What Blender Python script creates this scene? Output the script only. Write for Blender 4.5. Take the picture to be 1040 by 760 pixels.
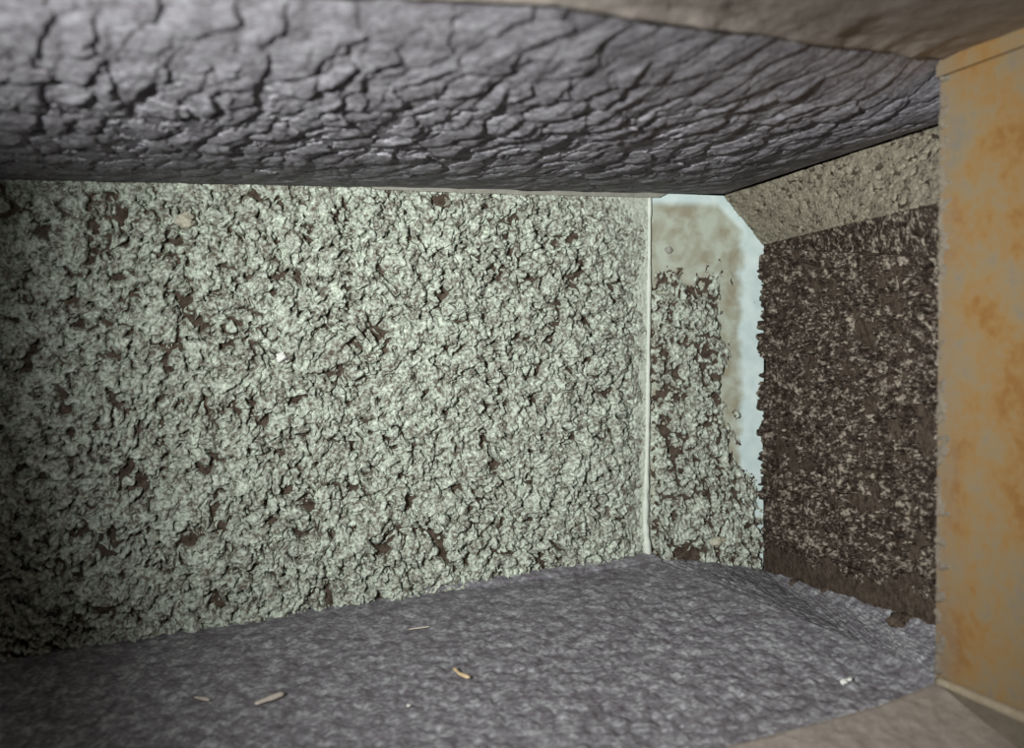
import bpy, math, random
import numpy as np
from mathutils import Vector, Matrix, noise as mnoise
from mathutils.bvhtree import BVHTree

for o in list(bpy.data.objects):
    bpy.data.objects.remove(o, do_unlink=True)
scene = bpy.context.scene
col = scene.collection
random.seed(7)

# ------------------------------------------------------------------ camera
FPX, HOR = 1000.0, 243.0          # focal length in pixels, row of the eye level (1040 x 760 frame)
cam_d = bpy.data.cameras.new('camera')
cam = bpy.data.objects.new('camera', cam_d)
col.objects.link(cam)
cam.location = (0, 0, 0)
cam.rotation_euler = (math.radians(90), 0, 0)
cam_d.sensor_width = 36.0
cam_d.lens = FPX / 1040.0 * 36.0
cam_d.shift_y = -(380.0 - HOR) / 1040.0
cam_d.clip_start = 0.01
cam_d.dof.use_dof = True
cam_d.dof.focus_distance = 1.08
cam_d.dof.aperture_fstop = 4.5
scene.camera = cam

# ------------------------------------------------------------------ light: the camera's flash gun
world = bpy.data.worlds.new('world')
scene.world = world
world.use_nodes = True
world.node_tree.nodes['Background'].inputs[0].default_value = (0, 0, 0, 1)
world.node_tree.nodes['Background'].inputs[1].default_value = 0.0
fl = bpy.data.lights.new('camera_flash_offscreen', 'SPOT')
flash = bpy.data.objects.new('camera_flash_offscreen', fl)
col.objects.link(flash)
flash.location = (-0.27, -0.03, 0.075)
fl.energy = 62.0
fl.color = (0.97, 1.0, 0.965)
fl.spot_size = math.radians(70)
fl.spot_blend = 1.0
fl.shadow_soft_size = 0.008
aim = Vector((0.18, 1.15, -0.07))
flash.rotation_euler = (aim - flash.location).to_track_quat('-Z', 'Y').to_euler()

vs = scene.view_settings
vs.view_transform = 'Standard'
vs.look = 'None'
vs.exposure = 0.0
vs.gamma = 1.0
vs.use_curve_mapping = False


# ------------------------------------------------------------------ small helpers
def P(px, py, d):
    """a point of the duct given by where it is seen and how far away it is (metres)"""
    return np.array(((px - 520.0) / FPX * d, d, (HOR - py) / FPX * d))


def W(x, y, z):
    return np.array((x, y, z), float)


def tag(o, label, cat, kind=None, group=None):
    o['label'] = label
    o['category'] = cat
    if kind: o['kind'] = kind
    if group: o['group'] = group
    return o


# ---- numpy noise -------------------------------------------------
def _h(i, j, k):
    n = (i.astype(np.int64) * 374761393 + j.astype(np.int64) * 668265263 + k * 2246822519) & 0xffffffff
    n = ((n ^ (n >> 13)) * 1274126177) & 0xffffffff
    n = ((n ^ (n >> 16)) * 2654435761) & 0xffffffff
    return ((n ^ (n >> 15)) & 0xffffff) / float(0xffffff)


def vnoise(x, y, seed=0):
    i, j = np.floor(x), np.floor(y)
    fx, fy = x - i, y - j
    fx = fx * fx * (3 - 2 * fx); fy = fy * fy * (3 - 2 * fy)
    a, b = _h(i, j, seed), _h(i + 1, j, seed)
    c, d = _h(i, j + 1, seed), _h(i + 1, j + 1, seed)
    return (a * (1 - fx) + b * fx) * (1 - fy) + (c * (1 - fx) + d * fx) * fy


def fbm(x, y, seed=0, octv=4):
    v = np.zeros_like(x); a = 0.5; t = 0
    for k in range(octv):
        v += a * vnoise(x * 2 ** k, y * 2 ** k, seed + 17 * k); t += a; a *= 0.5
    return v / t


def worley(x, y, seed=0):
    """F1, F2, vector from the nearest centre, random value of the nearest cell"""
    i, j = np.floor(x), np.floor(y)
    f1 = np.full(x.shape, 9.0); f2 = np.full(x.shape, 9.0)
    vx = np.zeros_like(x); vy = np.zeros_like(x); rid = np.zeros_like(x)
    for di in (-1, 0, 1):
        for dj in (-1, 0, 1):
            ci, cj = i + di, j + dj
            dx = x - (ci + _h(ci, cj, seed)); dy = y - (cj + _h(ci, cj, seed + 5))
            d = np.sqrt(dx * dx + dy * dy)
            near = d < f1
            f2 = np.where(near, f1, np.minimum(f2, d))
            vx = np.where(near, dx, vx); vy = np.where(near, dy, vy)
            rid = np.where(near, _h(ci, cj, seed + 9), rid)
            f1 = np.where(near, d, f1)
    return f1, f2, vx, vy, rid


def cell_id(x, y, seed):
    """whole number naming the nearest cell centre (same cells as worley)"""
    i, j = np.floor(x), np.floor(y)
    f1 = np.full(x.shape, 9.0); out = np.zeros(x.shape, np.int64)
    for di in (-1, 0, 1):
        for dj in (-1, 0, 1):
            ci, cj = i + di, j + dj
            d = np.hypot(x - (ci + _h(ci, cj, seed)), y - (cj + _h(ci, cj, seed + 5)))
            out = np.where(d < f1, (ci.astype(np.int64) + 5000) * 20000 + cj.astype(np.int64) + 5000, out)
            f1 = np.minimum(f1, d)
    return out


def dome(x, y, seed):
    f1, f2, vx, vy, rid = worley(x, y, seed)
    return np.sqrt(np.clip(1 - (f1 / 0.78) ** 2, 0, 1)) * (0.35 + 0.65 * rid)


def sstep(a, b, x):
    t = np.clip((x - a) / (b - a), 0, 1)
    return t * t * (3 - 2 * t)


# ---- ruled patches -------------------------------------------------
def poly_at(pts, us, u):
    pts = np.array(pts)
    return np.stack([np.interp(u, us, pts[:, k]) for k in range(3)], -1)


class Patch:
    """surface ruled between two polylines that share their break values us; the normal faces the camera"""

    def __init__(self, bottom, top, us=None, sag=0.0):
        self.b, self.t, self.sag = bottom, top, sag
        if us is None:
            L = [0]
            for k in range(1, len(bottom)):
                L.append(L[-1] + np.linalg.norm((bottom[k] + top[k] - bottom[k - 1] - top[k - 1]) / 2))
            us = np.array(L) / L[-1]
        self.us = us

    def at(self, u, v):
        u, v = np.atleast_1d(u), np.atleast_1d(v)
        X = poly_at(self.b, self.us, u) * (1 - v[..., None]) + poly_at(self.t, self.us, u) * v[..., None]
        X[..., 2] -= self.sag * 4 * v * (1 - v)            # loaded sheet hanging through
        return X

    def grid(self, nu, nv, ulist=None):
        u = np.linspace(0, 1, nu)
        u = np.unique(np.concatenate([u, np.array(self.us)]))
        v = np.linspace(0, 1, nv)
        U, V = np.meshgrid(u, v, indexing='ij')
        X = self.at(U, V)
        return U, V, X

    def normals(self, U, V):
        e = 0.02
        du = self.at(np.clip(U + e, 0, 1), V) - self.at(np.clip(U - e, 0, 1), V)
        dv = self.at(U, np.clip(V + e, 0, 1)) - self.at(U, np.clip(V - e, 0, 1))
        n = np.cross(du, dv)
        n /= np.linalg.norm(n, axis=-1, keepdims=True) + 1e-12
        X = self.at(U, V)
        s = np.sign(-(n * (X - np.array((0.05, -0.1, 0.0)))).sum(-1))
        return n * s[..., None]

    def metric(self, U, V):
        """surface coordinates in metres (s along the patch, t across it)"""
        X = self.at(U, V)
        s = np.zeros(U.shape); t = np.zeros(U.shape)
        s[1:] = np.cumsum(np.linalg.norm(np.diff(X, axis=0), axis=-1).mean(1))[:, None]
        t[:, 1:] = np.cumsum(np.linalg.norm(np.diff(X, axis=1), axis=-1).mean(0))[None, :]
        return s, t


def mesh_obj(name, verts, faces, mat, parent=None, smooth=True):
    me = bpy.data.meshes.new(name)
    verts = np.asarray(verts, np.float32).reshape(-1, 3)
    faces = np.asarray(faces, np.int32)
    me.vertices.add(len(verts)); me.vertices.foreach_set('co', verts.ravel())
    k = faces.shape[1]
    me.loops.add(faces.size); me.loops.foreach_set('vertex_index', faces.ravel())
    me.polygons.add(len(faces))
    me.polygons.foreach_set('loop_start', np.arange(0, faces.size, k, dtype=np.int32))
    me.polygons.foreach_set('loop_total', np.full(len(faces), k, np.int32))
    me.polygons.foreach_set('use_smooth', np.full(len(faces), smooth, bool))
    me.update(calc_edges=True)
    me.validate()
    me.materials.append(mat)
    o = bpy.data.objects.new(name, me)
    col.objects.link(o)
    if parent: o.parent = parent
    return o


def grid_faces(nu, nv, off=0):
    i, j = np.meshgrid(np.arange(nu - 1), np.arange(nv - 1), indexing='ij')
    a = i * nv + j + off
    return np.stack([a, a + nv, a + nv + 1, a + 1], -1).reshape(-1, 4)


def slab(name, patch, mat, thick=0.006, front=-0.0012, nu=24, nv=12, parent=None):
    """sheet metal with a real thickness, its face `front` metres before the patch"""
    U, V, X = patch.grid(nu, nv)
    n = patch.normals(U, V)
    nu, nv = U.shape
    A = X + n * front
    B = X + n * (front - thick)
    N = nu * nv
    f = [grid_faces(nu, nv), grid_faces(nu, nv, N)[:, ::-1]]
    rim = []
    for i in range(nu - 1):
        for j in (0, nv - 1):
            a, b = i * nv + j, (i + 1) * nv + j
            rim.append((a, b, b + N, a + N))
    for j in range(nv - 1):
        for i in (0, nu - 1):
            a, b = i * nv + j, i * nv + j + 1
            rim.append((a, b, b + N, a + N))
    return mesh_obj(name, np.concatenate([A.reshape(-1, 3), B.reshape(-1, 3)]),
                    np.concatenate(f + [np.array(rim)]), mat, parent, smooth=False)


def crust(name, patch, nu, nv, hfun, mat, parent, cells=None, piece='dust_clump', count=0, solid=None):
    """dust layer: a fine surface raised by hfun, its rim running down below the sheet; with `cells` the clumps
    that show largest are split off as pieces of their own"""
    U, V, X = patch.grid(nu, nv)
    n = patch.normals(U, V)
    s, t = patch.metric(U, V)
    r = hfun(U, V, s, t)
    if isinstance(r, tuple):
        h, lu, lv = r
        du = np.gradient(X, axis=0); du /= np.linalg.norm(du, axis=-1, keepdims=True)
        dv = np.gradient(X, axis=1); dv /= np.linalg.norm(dv, axis=-1, keepdims=True)
        Y = X + n * h[..., None] + du * lu[..., None] + dv * lv[..., None]
    else:
        h = r
        Y = X + n * h[..., None]
    rim = np.zeros(U.shape, bool)
    rim[0] = rim[-1] = True; rim[:, 0] = rim[:, -1] = True
    Y[rim] = (X - n * 0.0025)[rim]
    F = grid_faces(*U.shape)
    low = (h < -0.004).ravel()
    F = F[~low[F].all(1)]
    Y = Y.reshape(-1, 3)
    if cells is not None:
        cid = cells(U, V, s, t).ravel()[F[:, 0]]
        Q = Y[F]                                            # corners of every face, seen from the camera
        qx = Q[..., 0] / Q[..., 1] * FPX + 520; qy = HOR - Q[..., 2] / Q[..., 1] * FPX
        e1x, e1y, e2x, e2y = qx[:, 2] - qx[:, 0], qy[:, 2] - qy[:, 0], qx[:, 3] - qx[:, 1], qy[:, 3] - qy[:, 1]
        area = np.abs(e1x * e2y - e1y * e2x) / 2
        inside = (qx.mean(1) > 4) & (qx.mean(1) < 1036) & (qy.mean(1) > 4) & (qy.mean(1) < 756)
        ok = solid(U, V, s, t).ravel()[F[:, 0]] if solid else np.ones(len(F), bool)
        ids, inv = np.unique(cid, return_inverse=True)
        tot = np.bincount(inv, area * inside * ok)
        best = np.argsort(-tot)[:count]
        best = best[tot[best] > 40]
        rank = np.full(len(ids), -1); rank[best] = np.arange(len(best))
        fr = rank[inv]; fr[~ok] = -1
        order = np.argsort(fr, kind='stable'); srt = fr[order]
        for k in range(len(best)):
            sel = order[np.searchsorted(srt, k):np.searchsorted(srt, k + 1)]
            if len(sel) < 6: continue
            vid, loc = np.unique(F[sel], return_inverse=True)
            mesh_obj(piece, Y[vid], loc.reshape(-1, 4), mat, parent)
        F = F[fr < 0]
    used, loc = np.unique(F, return_inverse=True)
    o = mesh_obj(name, Y[used], loc.reshape(-1, 4), mat, parent)
    o['kind'] = 'stuff'
    return o


# ------------------------------------------------------------------ materials
def new_mat(name):
    m = bpy.data.materials.new(name)
    m.use_nodes = True
    nt = m.node_tree
    return m, nt, nt.nodes['Principled BSDF']


def dust_mat(name, stops, scale=90.0, fine=700.0, rough=0.95, bump=0.35, spec=0.15, fine_mix=0.35, metallic=0.0):
    m, nt, bs = new_mat(name)
    N, L = nt.nodes, nt.links
    tc = N.new('ShaderNodeTexCoord')
    n1 = N.new('ShaderNodeTexNoise'); n1.inputs['Scale'].default_value = scale
    n1.inputs['Detail'].default_value = 5; n1.inputs['Roughness'].default_value = 0.62
    n2 = N.new('ShaderNodeTexNoise'); n2.inputs['Scale'].default_value = fine
    n2.inputs['Detail'].default_value = 2
    geo = N.new('ShaderNodeNewGeometry')
    L.new(geo.outputs['Position'], n1.inputs['Vector']); L.new(geo.outputs['Position'], n2.inputs['Vector'])
    mx = N.new('ShaderNodeMix')
    mx.inputs[0].default_value = fine_mix
    L.new(n1.outputs['Fac'], mx.inputs[2]); L.new(n2.outputs['Fac'], mx.inputs[3])
    cr = N.new('ShaderNodeValToRGB')
    el = cr.color_ramp.elements
    el[0].position, el[0].color = stops[0][0], (*stops[0][1], 1)
    el[1].position, el[1].color = stops[-1][0], (*stops[-1][1], 1)
    for p, c in stops[1:-1]:
        e = el.new(p); e.color = (*c, 1)
    L.new(mx.outputs[0], cr.inputs['Fac'])
    L.new(cr.outputs['Color'], bs.inputs['Base Color'])
    bs.inputs['Roughness'].default_value = rough
    bs.inputs['Specular IOR Level'].default_value = spec
    bs.inputs['Metallic'].default_value = metallic
    if bump:
        b = N.new('ShaderNodeBump'); b.inputs['Strength'].default_value = bump
        b.inputs['Distance'].default_value = 0.0015
        L.new(n2.outputs['Fac'], b.inputs['Height']); L.new(b.outputs['Normal'], bs.inputs['Normal'])
    return m


M = {}
M['pale_dust'] = dust_mat('pale_dust', [(0.39, (0.14, 0.117, 0.093)), (0.47, (0.36, 0.365, 0.31)), (0.55, (0.56, 0.615, 0.535)), (0.66, (0.80, 0.84, 0.73))], 80, 280, fine_mix=0.52)
M['brown_film'] = dust_mat('brown_film', [(0.40, (0.045, 0.031, 0.023)), (0.6, (0.125, 0.093, 0.072))], 120, 400)  # dark brown; shows in the gaps between the clumps
M['dark_brown_mottle'] = dust_mat('dark_brown_mottle', [(0.39, (0.024, 0.016, 0.013)), (0.51, (0.07, 0.053, 0.043)), (0.64, (0.40, 0.345, 0.285))], 90, 260, fine_mix=0.45, spec=0.0)  # darkest mottled brown, on the recess wall and the band above it
M['grey_scale'] = dust_mat('grey_scale', [(0.38, (0.16, 0.144, 0.162)), (0.62, (0.40, 0.385, 0.42))], 50, 300, fine_mix=0.45)
M['floor_dust'] = dust_mat('floor_dust', [(0.36, (0.15, 0.132, 0.15)), (0.5, (0.26, 0.245, 0.27)), (0.63, (0.50, 0.50, 0.53))], 62, 220, bump=0.5, fine_mix=0.4)
M['beige_dust'] = dust_mat('beige_dust', [(0.36, (0.07, 0.056, 0.045)), (0.46, (0.215, 0.19, 0.145)), (0.62, (0.36, 0.325, 0.255))], 75, 330, fine_mix=0.5)
M['bead'] = dust_mat('bead', [(0.35, (0.30, 0.24, 0.17)), (0.65, (0.42, 0.35, 0.26))], 60, 300, bump=0.2)
M['pink_dust'] = dust_mat('pink_dust', [(0.3, (0.30, 0.25, 0.225)), (0.7, (0.48, 0.42, 0.38))], 60, 300)
M['orange'] = dust_mat('orange_coating', [(0.30, (0.20, 0.175, 0.14)), (0.43, (0.255, 0.185, 0.105)), (0.54, (0.28, 0.165, 0.065)), (0.64, (0.24, 0.115, 0.035)), (0.76, (0.30, 0.20, 0.095))], 22, 150, fine_mix=0.25, bump=0.15)
nt = M['orange'].node_tree
g_ = nt.nodes.new('ShaderNodeNewGeometry'); sx = nt.nodes.new('ShaderNodeSeparateXYZ')
nt.links.new(g_.outputs['Position'], sx.inputs[0])
nz = nt.nodes.new('ShaderNodeTexNoise'); nz.inputs['Scale'].default_value = 70; nz.inputs['Detail'].default_value = 6
nt.links.new(g_.outputs['Position'], nz.inputs['Vector'])
ma = nt.nodes.new('ShaderNodeMath'); ma.operation = 'MULTIPLY_ADD'
nt.links.new(nz.outputs['Fac'], ma.inputs[0]); ma.inputs[1].default_value = 0.016
nt.links.new(sx.outputs['X'], ma.inputs[2])
mr_ = nt.nodes.new('ShaderNodeMapRange'); mr_.interpolation_type = 'SMOOTHSTEP'
mr_.inputs['From Min'].default_value = 0.340; mr_.inputs['From Max'].default_value = 0.357
mr_.inputs['To Min'].default_value = 0.85; mr_.inputs['To Max'].default_value = 0.0
nt.links.new(ma.outputs[0], mr_.inputs['Value'])
mo = nt.nodes.new('ShaderNodeMix'); mo.data_type = 'RGBA'
nt.links.new(mr_.outputs[0], mo.inputs[0])
bs_ = nt.nodes['Principled BSDF']
nt.links.new(bs_.inputs['Base Color'].links[0].from_socket, mo.inputs[6])
mo.inputs[7].default_value = (0.215, 0.175, 0.13, 1)
nt.links.new(mo.outputs[2], bs_.inputs['Base Color'])
M['tan_edge'] = dust_mat('tan_edge', [(0.3, (0.15, 0.125, 0.10)), (0.7, (0.25, 0.21, 0.165))], 60, 300, bump=0.2)
M['white_seal'] = dust_mat('white_seal', [(0.3, (0.66, 0.70, 0.62)), (0.7, (0.86, 0.89, 0.82))], 60, 400, bump=0.2, rough=0.6)
M['strip'] = dust_mat('strip', [(0.3, (0.26, 0.24, 0.21)), (0.7, (0.46, 0.45, 0.40))], 70, 400, bump=0.2)
M['zinc'] = dust_mat('zinc', [(0.3, (0.55, 0.66, 0.64)), (0.7, (0.78, 0.88, 0.86))], 50, 300, bump=0.1, rough=0.45, spec=0.5)
M['film_beige'] = dust_mat('film_beige', [(0.32, (0.34, 0.31, 0.24)), (0.5, (0.47, 0.47, 0.39)), (0.7, (0.55, 0.58, 0.51))], 40, 500, bump=0.25)
M['straw'] = dust_mat('straw', [(0.3, (0.62, 0.42, 0.22)), (0.7, (0.82, 0.66, 0.44))], 200, 900, bump=0.1)
M['straw_pale'] = dust_mat('straw_pale', [(0.3, (0.56, 0.48, 0.42)), (0.7, (0.74, 0.66, 0.58))], 200, 900, bump=0.1)
M['chip'] = dust_mat('chip', [(0.3, (0.85, 0.86, 0.80)), (0.7, (0.95, 0.95, 0.92))], 200, 900, bump=0.1, rough=0.5)
M['clod'] = dust_mat('clod', [(0.38, (0.40, 0.37, 0.29)), (0.62, (0.68, 0.64, 0.52))], 100, 400)

# ------------------------------------------------------------------ corner points of the duct
def a_line(px):                          # plan of the back wall: through (-.477,.926) and (.171,1.22)
    k = (px - 520.0) / FPX
    t = (k * 0.926 + 0.477) / (0.648 - 0.294 * k)
    return 0.926 + 0.294 * t

def a_top(px): return P(px, 182 + (px - 5) * 0.0214, a_line(px))
def a_bot(px):
    return P(px, 668 - (px - 5) * 0.1557, a_line(px))

T1, T2 = a_top(-130), a_top(660)
A1, F0 = a_bot(-130), a_bot(660)
MT = P(735, 199, 1.24)                   # where the corner panel's cut corner begins
NB = P(776, 249, 1.25)
G = P(775, 583, 1.25)
R2 = P(972, 120, 0.90)
O2 = P(972, 201, 0.83)
C2 = P(972, 262, 0.85)
H2 = P(972, 648, 0.85)
K = P(950, 692, 0.78)
E = P(954, 60, 0.78)

# ------------------------------------------------------------------ setting: back wall
pa = Patch([A1, a_bot(180), F0], [T1, a_top(180), T2])
wall_back = tag(slab('wall_back', pa, M['brown_film'], front=-0.001), 'long back duct wall thickly crusted with pale lumpy grey-green dust', 'wall', 'structure')


def clumps(s, t, seed, bare, k=1.0, ky=1.0):
    """cauliflower dust clumps; `bare` is the share of the sheet left showing between them"""
    wx = s + 0.012 * (fbm(s * 30, t * 30, seed + 3, 3) - 0.5) * 2
    wy = t + 0.012 * (fbm(s * 30, t * 30, seed + 8, 3) - 0.5) * 2
    wx = (wx + 0.004 * (fbm(s * 160, t * 160, seed + 5, 2) - 0.5) * 2) / k
    wy = (wy + 0.004 * (fbm(s * 160, t * 160, seed + 6, 2) - 0.5) * 2) / (k * ky)
    c = 0.30 * dome(wx / 0.030, wy / 0.030, seed) + 0.38 * dome(wx / 0.014, wy / 0.014, seed + 1) \
        + 0.44 * dome(wx / 0.0066, wy / 0.0066, seed + 2) + 0.34 * (fbm(wx / 0.0034, wy / 0.0034, seed + 4, 2) - 0.5)
    thr = np.quantile(c, bare)
    return 0.007 * sstep(thr - 0.05, thr + 0.16, c) + 0.016 * (c - thr) - 0.0026, c


def warp_back(s, t):
    return s / 0.020 + 0.5 * fbm(s * 90, t * 90, 55), t / 0.020 + 0.5 * fbm(s * 90, t * 90, 56)


def cells_back(U, V, s, t):
    return cell_id(*warp_back(s, t), 58)


def h_back(U, V, s, t):
    h, c = clumps(s, t, 1, 0.13)
    total = s.max()
    dr = (total - s)                                       # distance from the seam
    edge = sstep(0.010, 0.055, dr + 0.03 * (fbm(s * 30, t * 30, 12) - 0.5))
    corner = sstep(0.02, 0.15, dr * 0.75 + (t.max() - t) * 0.8 + 0.05 * (fbm(s * 25, t * 25, 14) - 0.5))
    toprow = sstep(0.0, 0.02, t.max() - t)
    m = edge * corner * (0.45 + 0.55 * toprow)
    fi = fbm(s / 0.0028, t / 0.0028, 6, 2)
    flat = 0.0012 + 0.0016 * (fi - 0.5) + 0.0010 * dome(s / 0.004, t / 0.004, 40)
    h = np.maximum(h, -0.0043) * m + flat * (1 - m)
    h = h + 0.0085 * (dome(*warp_back(s, t), 58) - 0.3) * m * (h > -0.001)
    lu = 0.0016 * (fbm(s / 0.006, t / 0.006, 51, 2) - 0.5) * m
    lv = 0.0030 * (fbm(s / 0.006, t / 0.006, 52, 2) - 0.5) * m
    return h, lu, lv


crust('dust_crust', pa, 860, 500, h_back, M['pale_dust'], wall_back, cells=cells_back, count=295,
      solid=lambda U, V, s, t: s < s.max() - 0.035)
M['pale_film'] = dust_mat('pale_film', [(0.38, (0.44, 0.46, 0.39)), (0.62, (0.70, 0.75, 0.66))], 90, 300, fine_mix=0.5, bump=0.3)
pa2 = Patch([a_bot(500), a_bot(659)], [a_top(500), a_top(659)])


def h_film(U, V, s, t):
    dr = s.max() - s
    n = fbm(s * 60, t * 60, 19, 4) - 0.5
    k = np.minimum(dr * 0.75 + (t.max() - t) * 0.8 - 0.045, dr - 0.012) + 0.05 * n
    return np.where(k < 0.0, 0.0030 + 0.0016 * (fbm(s / 0.003, t / 0.003, 20, 2) - 0.5), -0.0046)


crust('dust_film', pa2, 200, 420, h_film, M['pale_film'], wall_back)

# corner panel with its cut corner, swept clean towards the right
pb = Patch([P(660, 565.5, 1.22), P(735, 578, 1.24), G], [P(660, 196, 1.22), MT, NB], us=[0, 75 / 116, 1])


def corner_mat():
    m, nt, bs = new_mat('corner_sheet')
    N, L = nt.nodes, nt.links
    tc = N.new('ShaderNodeTexCoord')
    n1 = N.new('ShaderNodeTexNoise'); n1.inputs['Scale'].default_value = 28; n1.inputs['Detail'].default_value = 4
    L.new(tc.outputs['Object'], n1.inputs['Vector'])
    sep = N.new('ShaderNodeSeparateXYZ'); L.new(tc.outputs['Object'], sep.inputs[0])
    # bare zinc along the right edge and under the cut corner, a thin beige film elsewhere
    def math_(op, a, b):
        n = N.new('ShaderNodeMath'); n.operation = op
        for k, v in enumerate((a, b)):
            if isinstance(v, (int, float)): n.inputs[k].default_value = v
            else: L.new(v, n.inputs[k])
        return n.outputs[0]
    wob = math_('MULTIPLY', math_('SUBTRACT', n1.outputs['Fac'], 0.5), 0.035)
    right = math_('SUBTRACT', math_('ADD', sep.outputs['X'], wob), 0.286)                    # metres past x=.296
    diag = math_('ADD', math_('SUBTRACT', sep.outputs['X'], 0.267), math_('SUBTRACT', sep.outputs['Z'], 0.0545))
    diag = math_('ADD', math_('ADD', diag, 0.022), math_('MULTIPLY', wob, 0.3))
    top = math_('ADD', math_('SUBTRACT', sep.outputs['Z'], 0.042), math_('MULTIPLY', wob, 0.2))
    k = math_('MAXIMUM', math_('MAXIMUM', right, diag), top)
    mr = N.new('ShaderNodeMapRange'); mr.interpolation_type = 'SMOOTHSTEP'
    mr.inputs['From Min'].default_value = -0.004; mr.inputs['From Max'].default_value = 0.007
    L.new(k, mr.inputs['Value'])
    n2 = N.new('ShaderNodeTexNoise'); n2.inputs['Scale'].default_value = 45; n2.inputs['Detail'].default_value = 5
    n2.inputs['Distortion'].default_value = 0.3
    L.new(tc.outputs['Object'], n2.inputs['Vector'])
    c1 = N.new('ShaderNodeValToRGB')
    c1.color_ramp.elements[0].position = 0.35; c1.color_ramp.elements[0].color = (0.36, 0.33, 0.24, 1)
    c1.color_ramp.elements[1].position = 0.62; c1.color_ramp.elements[1].color = (0.54, 0.58, 0.49, 1)
    L.new(n2.outputs['Fac'], c1.inputs['Fac'])
    c2 = N.new('ShaderNodeValToRGB')
    c2.color_ramp.elements[0].position = 0.3; c2.color_ramp.elements[0].color = (0.62, 0.76, 0.76, 1)
    c2.color_ramp.elements[1].position = 0.7; c2.color_ramp.elements[1].color = (0.84, 0.95, 0.94, 1)
    L.new(n2.outputs['Fac'], c2.inputs['Fac'])
    mx = N.new('ShaderNodeMix'); mx.data_type = 'RGBA'
    L.new(mr.outputs[0], mx.inputs[0]); L.new(c1.outputs['Color'], mx.inputs[6]); L.new(c2.outputs['Color'], mx.inputs[7])
    L.new(mx.outputs[2], bs.inputs['Base Color'])
    bs.inputs['Roughness'].default_value = 0.6
    bs.inputs['Specular IOR Level'].default_value = 0.3
    return m


M['corner'] = corner_mat()
wall_corner = tag(slab('wall_corner', pb, M['corner'], front=0.0, nu=30, nv=20), 'narrow pale metal corner panel with cut top corner and bare shiny right edge', 'wall', 'structure')


def h_corner(U, V, s, t, film=False):
    h, c = clumps(s, t, 71, 0.24, 0.8, 1.2)
    X = pb.at(U, V)
    n = fbm(s * 40, t * 40, 77) - 0.5
    top = sstep(-0.01, -0.085, X[..., 2] + 0.05 * n)
    mid = X[..., 2]
    # the bare strip is widest at mid height and closes near the foot
    bare = np.interp(mid, [-0.40, -0.33, -0.30, -0.20, -0.10, -0.02, 0.05], [-0.02, -0.004, 0.014, 0.034, 0.042, 0.030, 0.05])
    right = sstep(0.0, 0.030, (0.320 - X[..., 0]) - bare + 0.05 * n)
    left = sstep(0.0, 0.012, s)
    low = sstep(-0.22, -0.34, X[..., 2])
    m = np.maximum(top * right * (0.5 + 0.5 * left), 0)
    if film: return np.where(m > 0.55 + 1.6 * (fbm(s * 160, t * 160, 79) - 0.5), 0.0007, -0.0046)
    return np.maximum(h * m - 0.0046 * (1 - m), -0.0046)


crust('dust_film', pb, 120, 260, lambda U, V, s, t: h_corner(U, V, s, t, True), M['brown_film'], wall_corner)  # brown layer drawing the shadows between the corner panel's clumps
crust('dust_crust', pb, 190, 440, h_corner, M['pale_dust'], wall_corner, cells=lambda U, V, s, t: cell_id(s / 0.014 + 0.5 * fbm(s * 90, t * 90, 55), t / 0.016, 78), count=110)

# ------------------------------------------------------------------ recessed side wall and the band above it
pc = Patch([G, H2], [P(778, 252, 1.25), C2])
wall_side = tag(slab('wall_side', pc, M['brown_film'], front=-0.001), 'side wall of the recess coarsely crusted and dark brown all over', 'wall', 'structure')


def warp_side(s, t):
    return s / 0.022 + 0.5 * fbm(s * 80, t * 80, 86), t / 0.024 + 0.5 * fbm(s * 80, t * 80, 87)


def h_side(U, V, s, t):
    h, c = clumps(s, t, 81, 0.54, 1.05, 1.5)
    h = np.where(h > 0, (h + 0.006 * (dome(*warp_side(s, t), 88) - 0.25)) * 1.1, h)
    foot = sstep(0.02, 0.05, t + 0.02 * (fbm(s * 30, t * 30, 12) - 0.5))
    return np.maximum(h, -0.0045) * foot - 0.002 * (1 - foot)


crust('dust_crust', pc, 380, 350, h_side, M['dark_brown_mottle'], wall_side, cells=lambda U, V, s, t: cell_id(*warp_side(s, t), 88), count=200)

pd = Patch([P(778, 252, 1.25), C2], [P(778, 247.5, 1.25), O2])
soffit = tag(slab('trim_1', pd, M['brown_film'], front=-0.001, nu=20, nv=4), 'dark brown lumpy band between the side wall top and the sloping beige panel', 'trim', 'structure')
crust('dust_crust', pd, 240, 40, lambda U, V, s, t: 0.004 * dome(s / 0.02, t / 0.01, 91) + 0.003 * dome(s / 0.008, t / 0.006, 92) - 0.002, M['dark_brown_mottle'], soffit)

pe = Patch([NB, O2], [MT, R2])
slope = tag(slab('ceiling_slope', pe, M['brown_film'], front=-0.001), 'sloping beige speckled panel stepping the duct roof down', 'ceiling panel', 'structure')


def h_slope(U, V, s, t):
    h = 0.0008 + 0.0030 * (fbm(s / 0.010, t / 0.010, 101, 4) - 0.5) + 0.0018 * dome(s / 0.006, t / 0.006, 103)
    h -= 0.006 * sstep(0.68, 0.73, fbm(s / 0.007, t / 0.006, 105, 4) + 0.06 * U + 0.05 * V * U)
    return h


crust('dust_crust', pe, 280, 90, h_slope, M['beige_dust'], slope)

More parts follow.
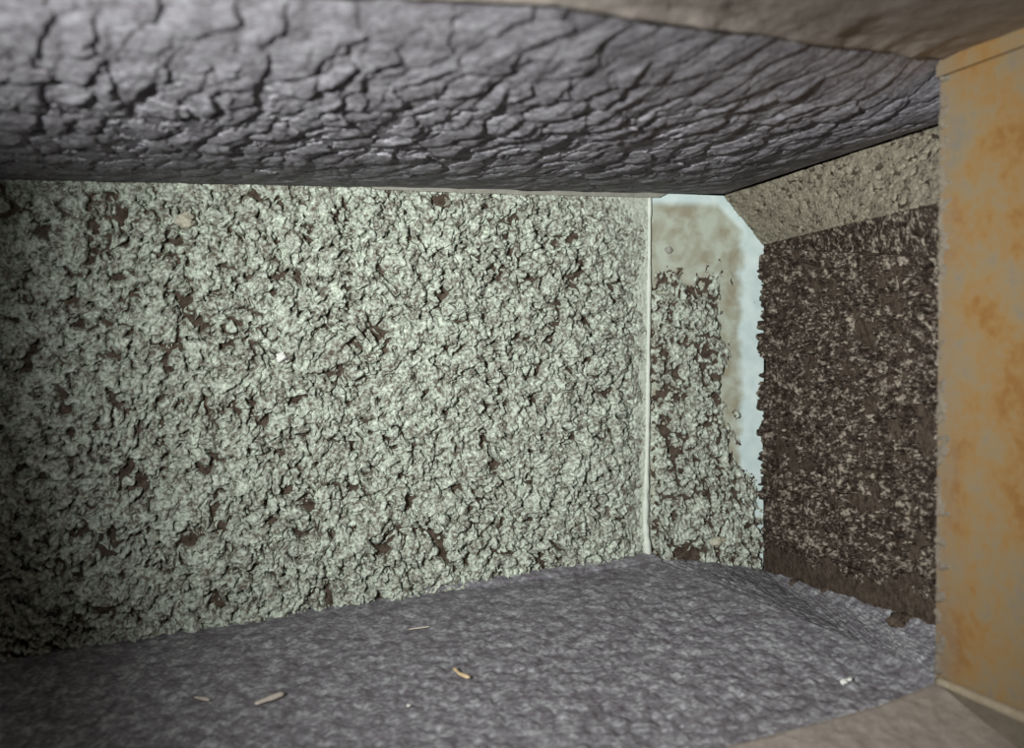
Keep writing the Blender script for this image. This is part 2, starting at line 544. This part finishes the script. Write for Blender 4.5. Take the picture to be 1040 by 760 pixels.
# ------------------------------------------------------------------ ceiling
cn = [P(-300, -40, 0.43), P(-10, -36, 0.445), P(560, 3, 0.51), P(760, 33, 0.61), P(955, 60, 0.775), P(985, 62, 0.79)]
cf = [T1, a_top(150), T2, P(735, 196.5, 1.235), P(955, 124, 0.91), R2]
pf = Patch(cn, cf, us=[0, 0.25, 0.66, 0.76, 0.96, 1.0], sag=0.0125)
ceiling = tag(slab('ceiling', pf, M['grey_scale'], front=-0.0008, nu=40, nv=12), 'low duct roof hung with dark purple-grey overlapping dust scales', 'ceiling', 'structure')


def warp_ceil(x, y):
    wx = x + 0.012 * (fbm(x * 22, y * 22, 3) - 0.5) * 2; wy = y + 0.014 * (fbm(x * 22, y * 22, 8) - 0.5) * 2
    return wx * 0.93 + wy * 0.36, -wx * 0.36 + wy * 0.93      # scales lie along the air flow, free edge to the right


def cells_ceil(U, V, s, t):
    X = pf.at(U, V)
    rx, ry = warp_ceil(X[..., 0], X[..., 1])
    return cell_id(rx / 0.024, ry / (0.024 * 1.9), 111)


def h_ceil(U, V, s, t):
    X = pf.at(U, V)
    x, y = X[..., 0], X[..., 1]
    rx, ry = warp_ceil(x, y)
    h = np.zeros_like(x)
    for sc, am, sd in ((0.024, 0.0085, 111), (0.013, 0.0034, 113), (0.007, 0.0013, 115)):
        f1, f2, vx, vy, rid = worley(rx / sc, ry / (sc * 1.9), sd)
        ramp = np.clip(0.5 + 0.8 * (vx * 0.9 + vy * 0.44), 0, 1.15)
        h += am * ramp * np.clip(1.25 - f1, 0, 1) * (0.15 + 0.85 * rid)
    h += 0.0016 * (fbm(x / 0.006, y / 0.006, 117, 3) - 0.5)
    calm = (1.15 - 0.85 * V) * (0.20 + 0.80 * sstep(0.02, 0.42, V))
    gutter = sstep(1.0, 0.94, V)
    right = 0.5 + 0.5 * sstep(1.0, 0.80, U)
    h = np.where(h < np.quantile(h, 0.20) * sstep(0.10, 0.4, V) * sstep(0.95, 0.7, V), -0.0045, h)
    k = calm * gutter * right
    return (h - 0.002) * k + 0.0009 * (1 - k) - 0.0004


crust('dust_crust', pf, 900, 340, h_ceil, M['grey_scale'], ceiling, cells=cells_ceil, piece='dust_scale', count=295)

# nearer roof sheet (brownish, smoother), from the crease back over the camera
pg = Patch([P(-300, -40, 0.43) + W(0, -.5, .06), P(560, 3, 0.51) + W(0, -.45, .06), P(760, 33, .61) + W(.02, -.45, .06), P(955, 60, .775) + W(.2, -.47, .05)],
           [P(-300, -41, 0.43), P(560, 2, 0.51), P(760, 32, 0.61), P(956, 58.5, 0.775)], us=[0, 0.55, 0.75, 1])
near_roof = tag(slab('ceiling_near', pg, M['pink_dust'], front=0.0, nu=20, nv=8), 'smooth brownish duct roof sheet before the crease of the scaly roof', 'ceiling panel', 'structure')
crust('dust_crust', pg, 300, 200, lambda U, V, s, t: 0.0012 + 0.004 * (fbm(s / 0.03, t / 0.03, 121, 3) - 0.5) * (0.3 + 0.7 * sstep(0.85, 0.97, V)) + 0.002 * sstep(0.95, 1.0, V), M['pink_dust'], near_roof)

# ------------------------------------------------------------------ floor
fn = [W(-0.55, 0.42, -0.385), W(0.02, 0.42, -0.378), W(0.36, 0.42, -0.362), W(0.40, 0.45, -0.355)]
ff = [A1 + W(0, 0.004, 0), F0 + W(0, 0.004, 0), P(880, 656, 0.887), K + W(.01, 0, 0)]
ph = Patch(fn, ff, us=[0, 0.62, 0.90, 1.0])
floor = tag(slab('floor', ph, M['floor_dust'], front=-0.003, nu=40, nv=16), 'duct floor under a soft purple-grey carpet of dust', 'floor', 'structure')


def h_floor(U, V, s, t):
    X = ph.at(U, V)
    x, y = X[..., 0], X[..., 1]
    wx = x + 0.006 * (fbm(x * 40, y * 40, 3) - 0.5) * 2; wy = y + 0.006 * (fbm(x * 40, y * 40, 8) - 0.5) * 2
    h = 0.0029 * dome(wx / 0.0085, wy / 0.014, 131) + 0.0022 * (fbm(x / 0.006, y / 0.009, 133, 3) - 0.4)
    far = sstep(1.0, 0.80, V)
    return (h - 0.001) * (0.35 + 0.65 * far) + 0.0004


crust('dust_crust', ph, 620, 420, h_floor, M['floor_dust'], floor)

pi_ = Patch([F0 + W(0, 0.003, -0.003), P(880, 657.5, 0.887), K + W(.012, 0, -.002)], [P(664, 566, 1.222), G + W(0, .004, 0), H2 + W(.004, 0, 0)], us=[0, 0.55, 1])
floor_recess = tag(slab('floor_recess', pi_, M['floor_dust'], front=-0.002, nu=20, nv=8), 'dusty floor of the recess sloping away below the crease', 'floor', 'structure')


def h_rec(U, V, s, t):
    drift = 0.005 * sstep(0.72, 1.0, V) * (0.3 + fbm(s * 25, t * 25, 140))
    return drift * sstep(0.05, 0.3, U) + 0.002 * dome(s / 0.009, t / 0.009, 141) + 0.003 * (fbm(s / 0.012, t / 0.012, 142, 4) - 0.5)


crust('dust_crust', pi_, 300, 140, h_rec, M['floor_dust'], floor_recess)

# nearer floor sheet, pinkish, its curled edge lying on the dust
pj = Patch([W(0.10, 0.42, -0.368), W(0.20, 0.42, -0.366), W(0.30, 0.42, -0.362), W(0.375, 0.45, -0.350)],
           [P(730, 768, 0.695), P(818, 745, 0.715), P(892, 724, 0.738), P(952, 700, 0.772)], us=[0, .35, .68, 1])
near_floor = tag(slab('floor_near', pj, M['pink_dust'], thick=0.004, front=0.005, nu=24, nv=10), 'pinkish duct floor sheet before the curved crease', 'floor', 'structure')
crust('dust_crust', pj, 200, 160, lambda U, V, s, t: 0.0055 + 0.0025 * (fbm(s / 0.012, t / 0.012, 151, 4) - 0.5), M['pink_dust'], near_floor)

# ------------------------------------------------------------------ near right wall, orange
pk = Patch([P(950, 690, 0.78), P(1040, 727, 0.70), P(1200, 795, 0.593)], [P(955, 78, 0.78), P(1040, 47, 0.70), P(1200, -14, 0.593)])
wall_right = tag(slab('wall_right', pk, M['orange'], thick=0.012, front=0.0, nu=16, nv=16), 'near right wall with a blotchy orange-tan coating', 'wall', 'structure')
crust('dust_crust', pk, 160, 420,
      lambda U, V, s, t: np.where(s < 0.03, 0.0, 0.0) - 0.006 + 0.0078 * sstep(0.016, 0.0, s + 0.030 * (fbm(s * 120, t * 120, 161, 5) - 0.5)) * (0.8 + 0.5 * dome(s / 0.005, t / 0.005, 162)),
      M['tan_edge'], wall_right)
pl = Patch([P(955, 79, 0.78), P(1040, 48, 0.70), P(1200, -12, 0.593)], [P(955, 58, 0.78), P(1040, 20, 0.70), P(1200, -52, 0.593)])
tag(slab('trim_2', pl, M['orange'], thick=0.014, front=0.004, nu=10, nv=3), 'tan flange strip along the top of the orange wall', 'trim', 'structure')


# ------------------------------------------------------------------ seams and strips
def bead(name, pts, rad, mat, wob=0.0, seg=8, sub=6, flat=1.0, grow=0.0):
    pts = [Vector(p) for p in pts]
    path = []
    for a, b in zip(pts[:-1], pts[1:]):
        for k in range(sub):
            path.append(a.lerp(b, k / sub))
    path.append(pts[-1])
    vs_, fs = [], []
    for i, p in enumerate(path):
        d = (path[min(i + 1, len(path) - 1)] - path[max(i - 1, 0)]).normalized()
        up = Vector((0, 0, 1)) if abs(d.z) < 0.9 else Vector((0, 1, 0))
        a = d.cross(up).normalized(); b = a.cross(d)
        r = rad * (1 + wob * (mnoise.noise(p * 90) ))
        r *= 1 + grow * (i / len(path)) ** 2
        if i in (0, len(path) - 1): r *= 0.4
        for k in range(seg):
            an = 2 * math.pi * k / seg
            vs_.append(p + a * math.cos(an) * r + b * math.sin(an) * r * flat)
    for i in range(len(path) - 1):
        for k in range(seg):
            fs.append((i * seg + k, i * seg + (k + 1) % seg, (i + 1) * seg + (k + 1) % seg, (i + 1) * seg + k))
    me = bpy.data.meshes.new(name)
    n = len(path)
    me.from_pydata([tuple(v) for v in vs_], [], fs + [tuple(range(seg))[::-1], tuple(range((n - 1) * seg, n * seg))])
    for p in me.polygons: p.use_smooth = True
    me.materials.append(mat)
    o = bpy.data.objects.new(name, me); col.objects.link(o)
    return o


tag(bead('trim_3', [a_top(659.5) + W(0, -.003, -0.002), P(659, 320, 1.215), P(657.5, 450, 1.215), P(655.5, 530, 1.213), F0 + W(-.003, -.006, .003)], 0.0023, M['white_seal'], wob=0.5, sub=24, grow=0.9),
    'white sealant bead down the seam beside the cut-cornered panel', 'sealant', 'structure')
tag(slab('trim_4', Patch([a_top(380) + W(0, -.010, -.003), a_top(480) + W(0, -.010, -.005), a_top(668) + W(0, -.010, -.006)],
                         [a_top(380) + W(0, -.013, .002), a_top(480) + W(0, -.013, .002), a_top(680) + W(0, -.013, .002)]), M['strip'], thick=0.006, front=0.0, nu=60, nv=3),
    'thin pale flange strip where the back wall meets the scaly roof', 'trim', 'structure')
tag(slab('trim_5', Patch([a_bot(430) + W(0.001, -.008, .006), a_bot(560) + W(0.004, -.020, .005), a_bot(665) + W(0.005, -.022, .003)],
                         [a_bot(430) + W(0, -.006, .007), a_bot(560) + W(0, -.006, .008), a_bot(661) + W(0, -.004, .008)]), M['floor_dust'], thick=0.006, front=0.0, nu=40, nv=3),
    'grey-brown floor flange strip along the foot of the back wall', 'trim', 'structure')
tag(bead('trim_6', [P(950, 691, 0.777), P(1040, 729, 0.697), P(1200, 797, 0.590)], 0.0040, M['bead'], wob=0.2, sub=12),
    'rounded tan bead along the foot of the orange wall', 'trim', 'structure')
tag(slab('trim_7', Patch([P(948, 698, 0.77), P(1010, 752, 0.69), P(1100, 840, 0.6)], [P(951, 692, 0.779), P(1042, 730, 0.70), P(1200, 798, 0.592)]), M['tan_edge'], thick=0.006, front=0.002, nu=12, nv=4),
    'brown flange sheet below the bead of the orange wall', 'trim', 'structure')
tag(bead('trim_8', [P(800, 242.5, 1.19), P(880, 222, 1.02), P(972, 200.5, 0.828)], 0.0011, M['strip'], sub=10),
    'thin bright folded lip along the lower edge of the beige slope', 'trim', 'structure')

def lump_mesh(name, seed, squash, mat, rough=0.35, sub=2):
    import bmesh
    bm = bmesh.new()
    bmesh.ops.create_icosphere(bm, subdivisions=sub, radius=1.0)
    off = Vector((seed * 7.3, seed * 3.1, seed * 1.7))
    for v in bm.verts:
        p = v.co.copy()
        r = 1 + rough * mnoise.noise(p * 1.3 + off) + 0.8 * rough * mnoise.noise(p * 3.1 + off)
        if sub > 2: r += 0.35 * abs(mnoise.noise(p * 5.0 + off)) + 0.25 * mnoise.noise(p * 9.0 + off)
        v.co = Vector((p.x * r, p.y * r, p.z * r * squash))
    for f in bm.faces: f.smooth = True
    me = bpy.data.meshes.new(name)
    bm.to_mesh(me); bm.free()
    me.materials.append(mat)
    return me


def frame(n, d):
    z = Vector(n).normalized()
    x = (Vector(d) - z * z.dot(Vector(d))).normalized()
    return Matrix((x, z.cross(x), z)).transposed()


# ------------------------------------------------------------------ loose bits


def bvh_of(patch, n=60):
    U, V, X = patch.grid(n, n)
    return BVHTree.FromPolygons([tuple(p) for p in X.reshape(-1, 3)], [tuple(int(q) for q in f) for f in grid_faces(*U.shape)])


BV = {'floor': bvh_of(ph), 'rec': bvh_of(pi_), 'back': bvh_of(pa), 'side': bvh_of(pc), 'corner': bvh_of(pb)}


def on(surf, px, py):
    d = Vector(P(px, py, 1.0)).normalized()
    loc, n, i, dist = BV[surf].ray_cast(Vector((0, 0, 0)), d)
    if loc is None: loc, n, i, dist = BV[surf].find_nearest(Vector(P(px, py, 1.15)))
    if n.dot(d) > 0: n = -n
    return loc, n


def bit(name, surf, px0, py0, px1, py1, rad, mat, label, cat, lift, group=None, flat=0.7, bend=0.0):
    a, n = on(surf, px0, py0); b, _ = on(surf, px1, py1)
    c = (a + b) / 2 + n * lift + (b - a).cross(n) * bend
    o = bead(name, [a + n * lift, c, b + n * lift], rad, mat, wob=0.6, sub=5, flat=flat)
    tag(o, label, cat, group=group)


bit('straw_bit', 'floor', 259, 722, 288, 711, 0.0030, M['straw_pale'], 'thick pale straw stub lying on the floor dust', 'debris', 0.0055)
bit('straw_bit', 'floor', 461, 685, 477, 695, 0.0019, M['straw'], 'short kinked golden straw bit lying on the floor dust', 'debris', 0.0055, bend=0.1)
bit('straw_bit', 'floor', 415, 644, 437, 641, 0.0009, M['straw_pale'], 'thin straight pale fibre lying on the floor dust', 'debris', 0.0045)
bit('straw_bit', 'floor', 197, 713, 213, 716, 0.0014, M['straw_pale'], 'dull short straw bit half sunk in the floor dust', 'debris', 0.0040)


def chip(name, surf, px, py, r, mat, label, cat, lift, seed, squash=0.5, group=None):
    p, n = on(surf, px, py)
    o = bpy.data.objects.new(name, lump_mesh(name, seed, squash, mat, 0.6, 3)); col.objects.link(o)
    o.matrix_world = Matrix.Translation(p + n * lift) @ frame(n, (1, 0.3, 0.2)).to_4x4() @ Matrix.Diagonal((r, r * 0.8, r, 1))
    tag(o, label, cat, group=group)


for k, (x, y, r) in enumerate(((857.5, 698, 0.0029), (863, 696, 0.0022))):
    chip('paint_chip', 'floor', x, y, r, M['chip'], ('larger of two tiny white chips side by side on the floor dust', 'smaller of two tiny white chips side by side on the floor dust')[k], 'chip', 0.0045, 60 + k, group='pair of white chips on the floor')
chip('paint_chip', 'floor', 415, 723, 0.0017, M['chip'], 'single tiny white speck on the floor near the golden straw bit', 'chip', 0.005, 63)
chip('paint_chip', 'back', 283, 361, 0.0050, M['chip'], 'bright white chip stuck in the crust of the back wall', 'chip', 0.016, 64, 0.4)
chip('dust_clod', 'back', 186, 225, 0.0090, M['clod'], 'large beige clod stuck high in the crust of the back wall', 'clod', 0.014, 65, 0.5)
chip('dust_clod', 'corner', 727, 549, 0.0075, M['clod'], 'pale crumbled clod stuck at the foot of the corner panel', 'clod', 0.006, 66, 0.6)
for k, (x, y, r) in enumerate(((806, 591, 0.005), (840, 604, 0.005), (915, 636, 0.009))):
    chip('dust_clod', 'rec', x, y, r, M['brown_film'],
         ('small dark brown clod near the foot of the bright-edged corner panel', 'small dark brown clod between two other dark brown clods in the recess', 'large dark brown clod on the recess floor beside the orange wall')[k], 'clod', 0.004, 70 + k, 0.8)
chip('rivet', 'corner', 679, 254, 0.0042, M['strip'], 'small round rivet head on the pale corner panel', 'rivet', 0.001, 80, 0.4)
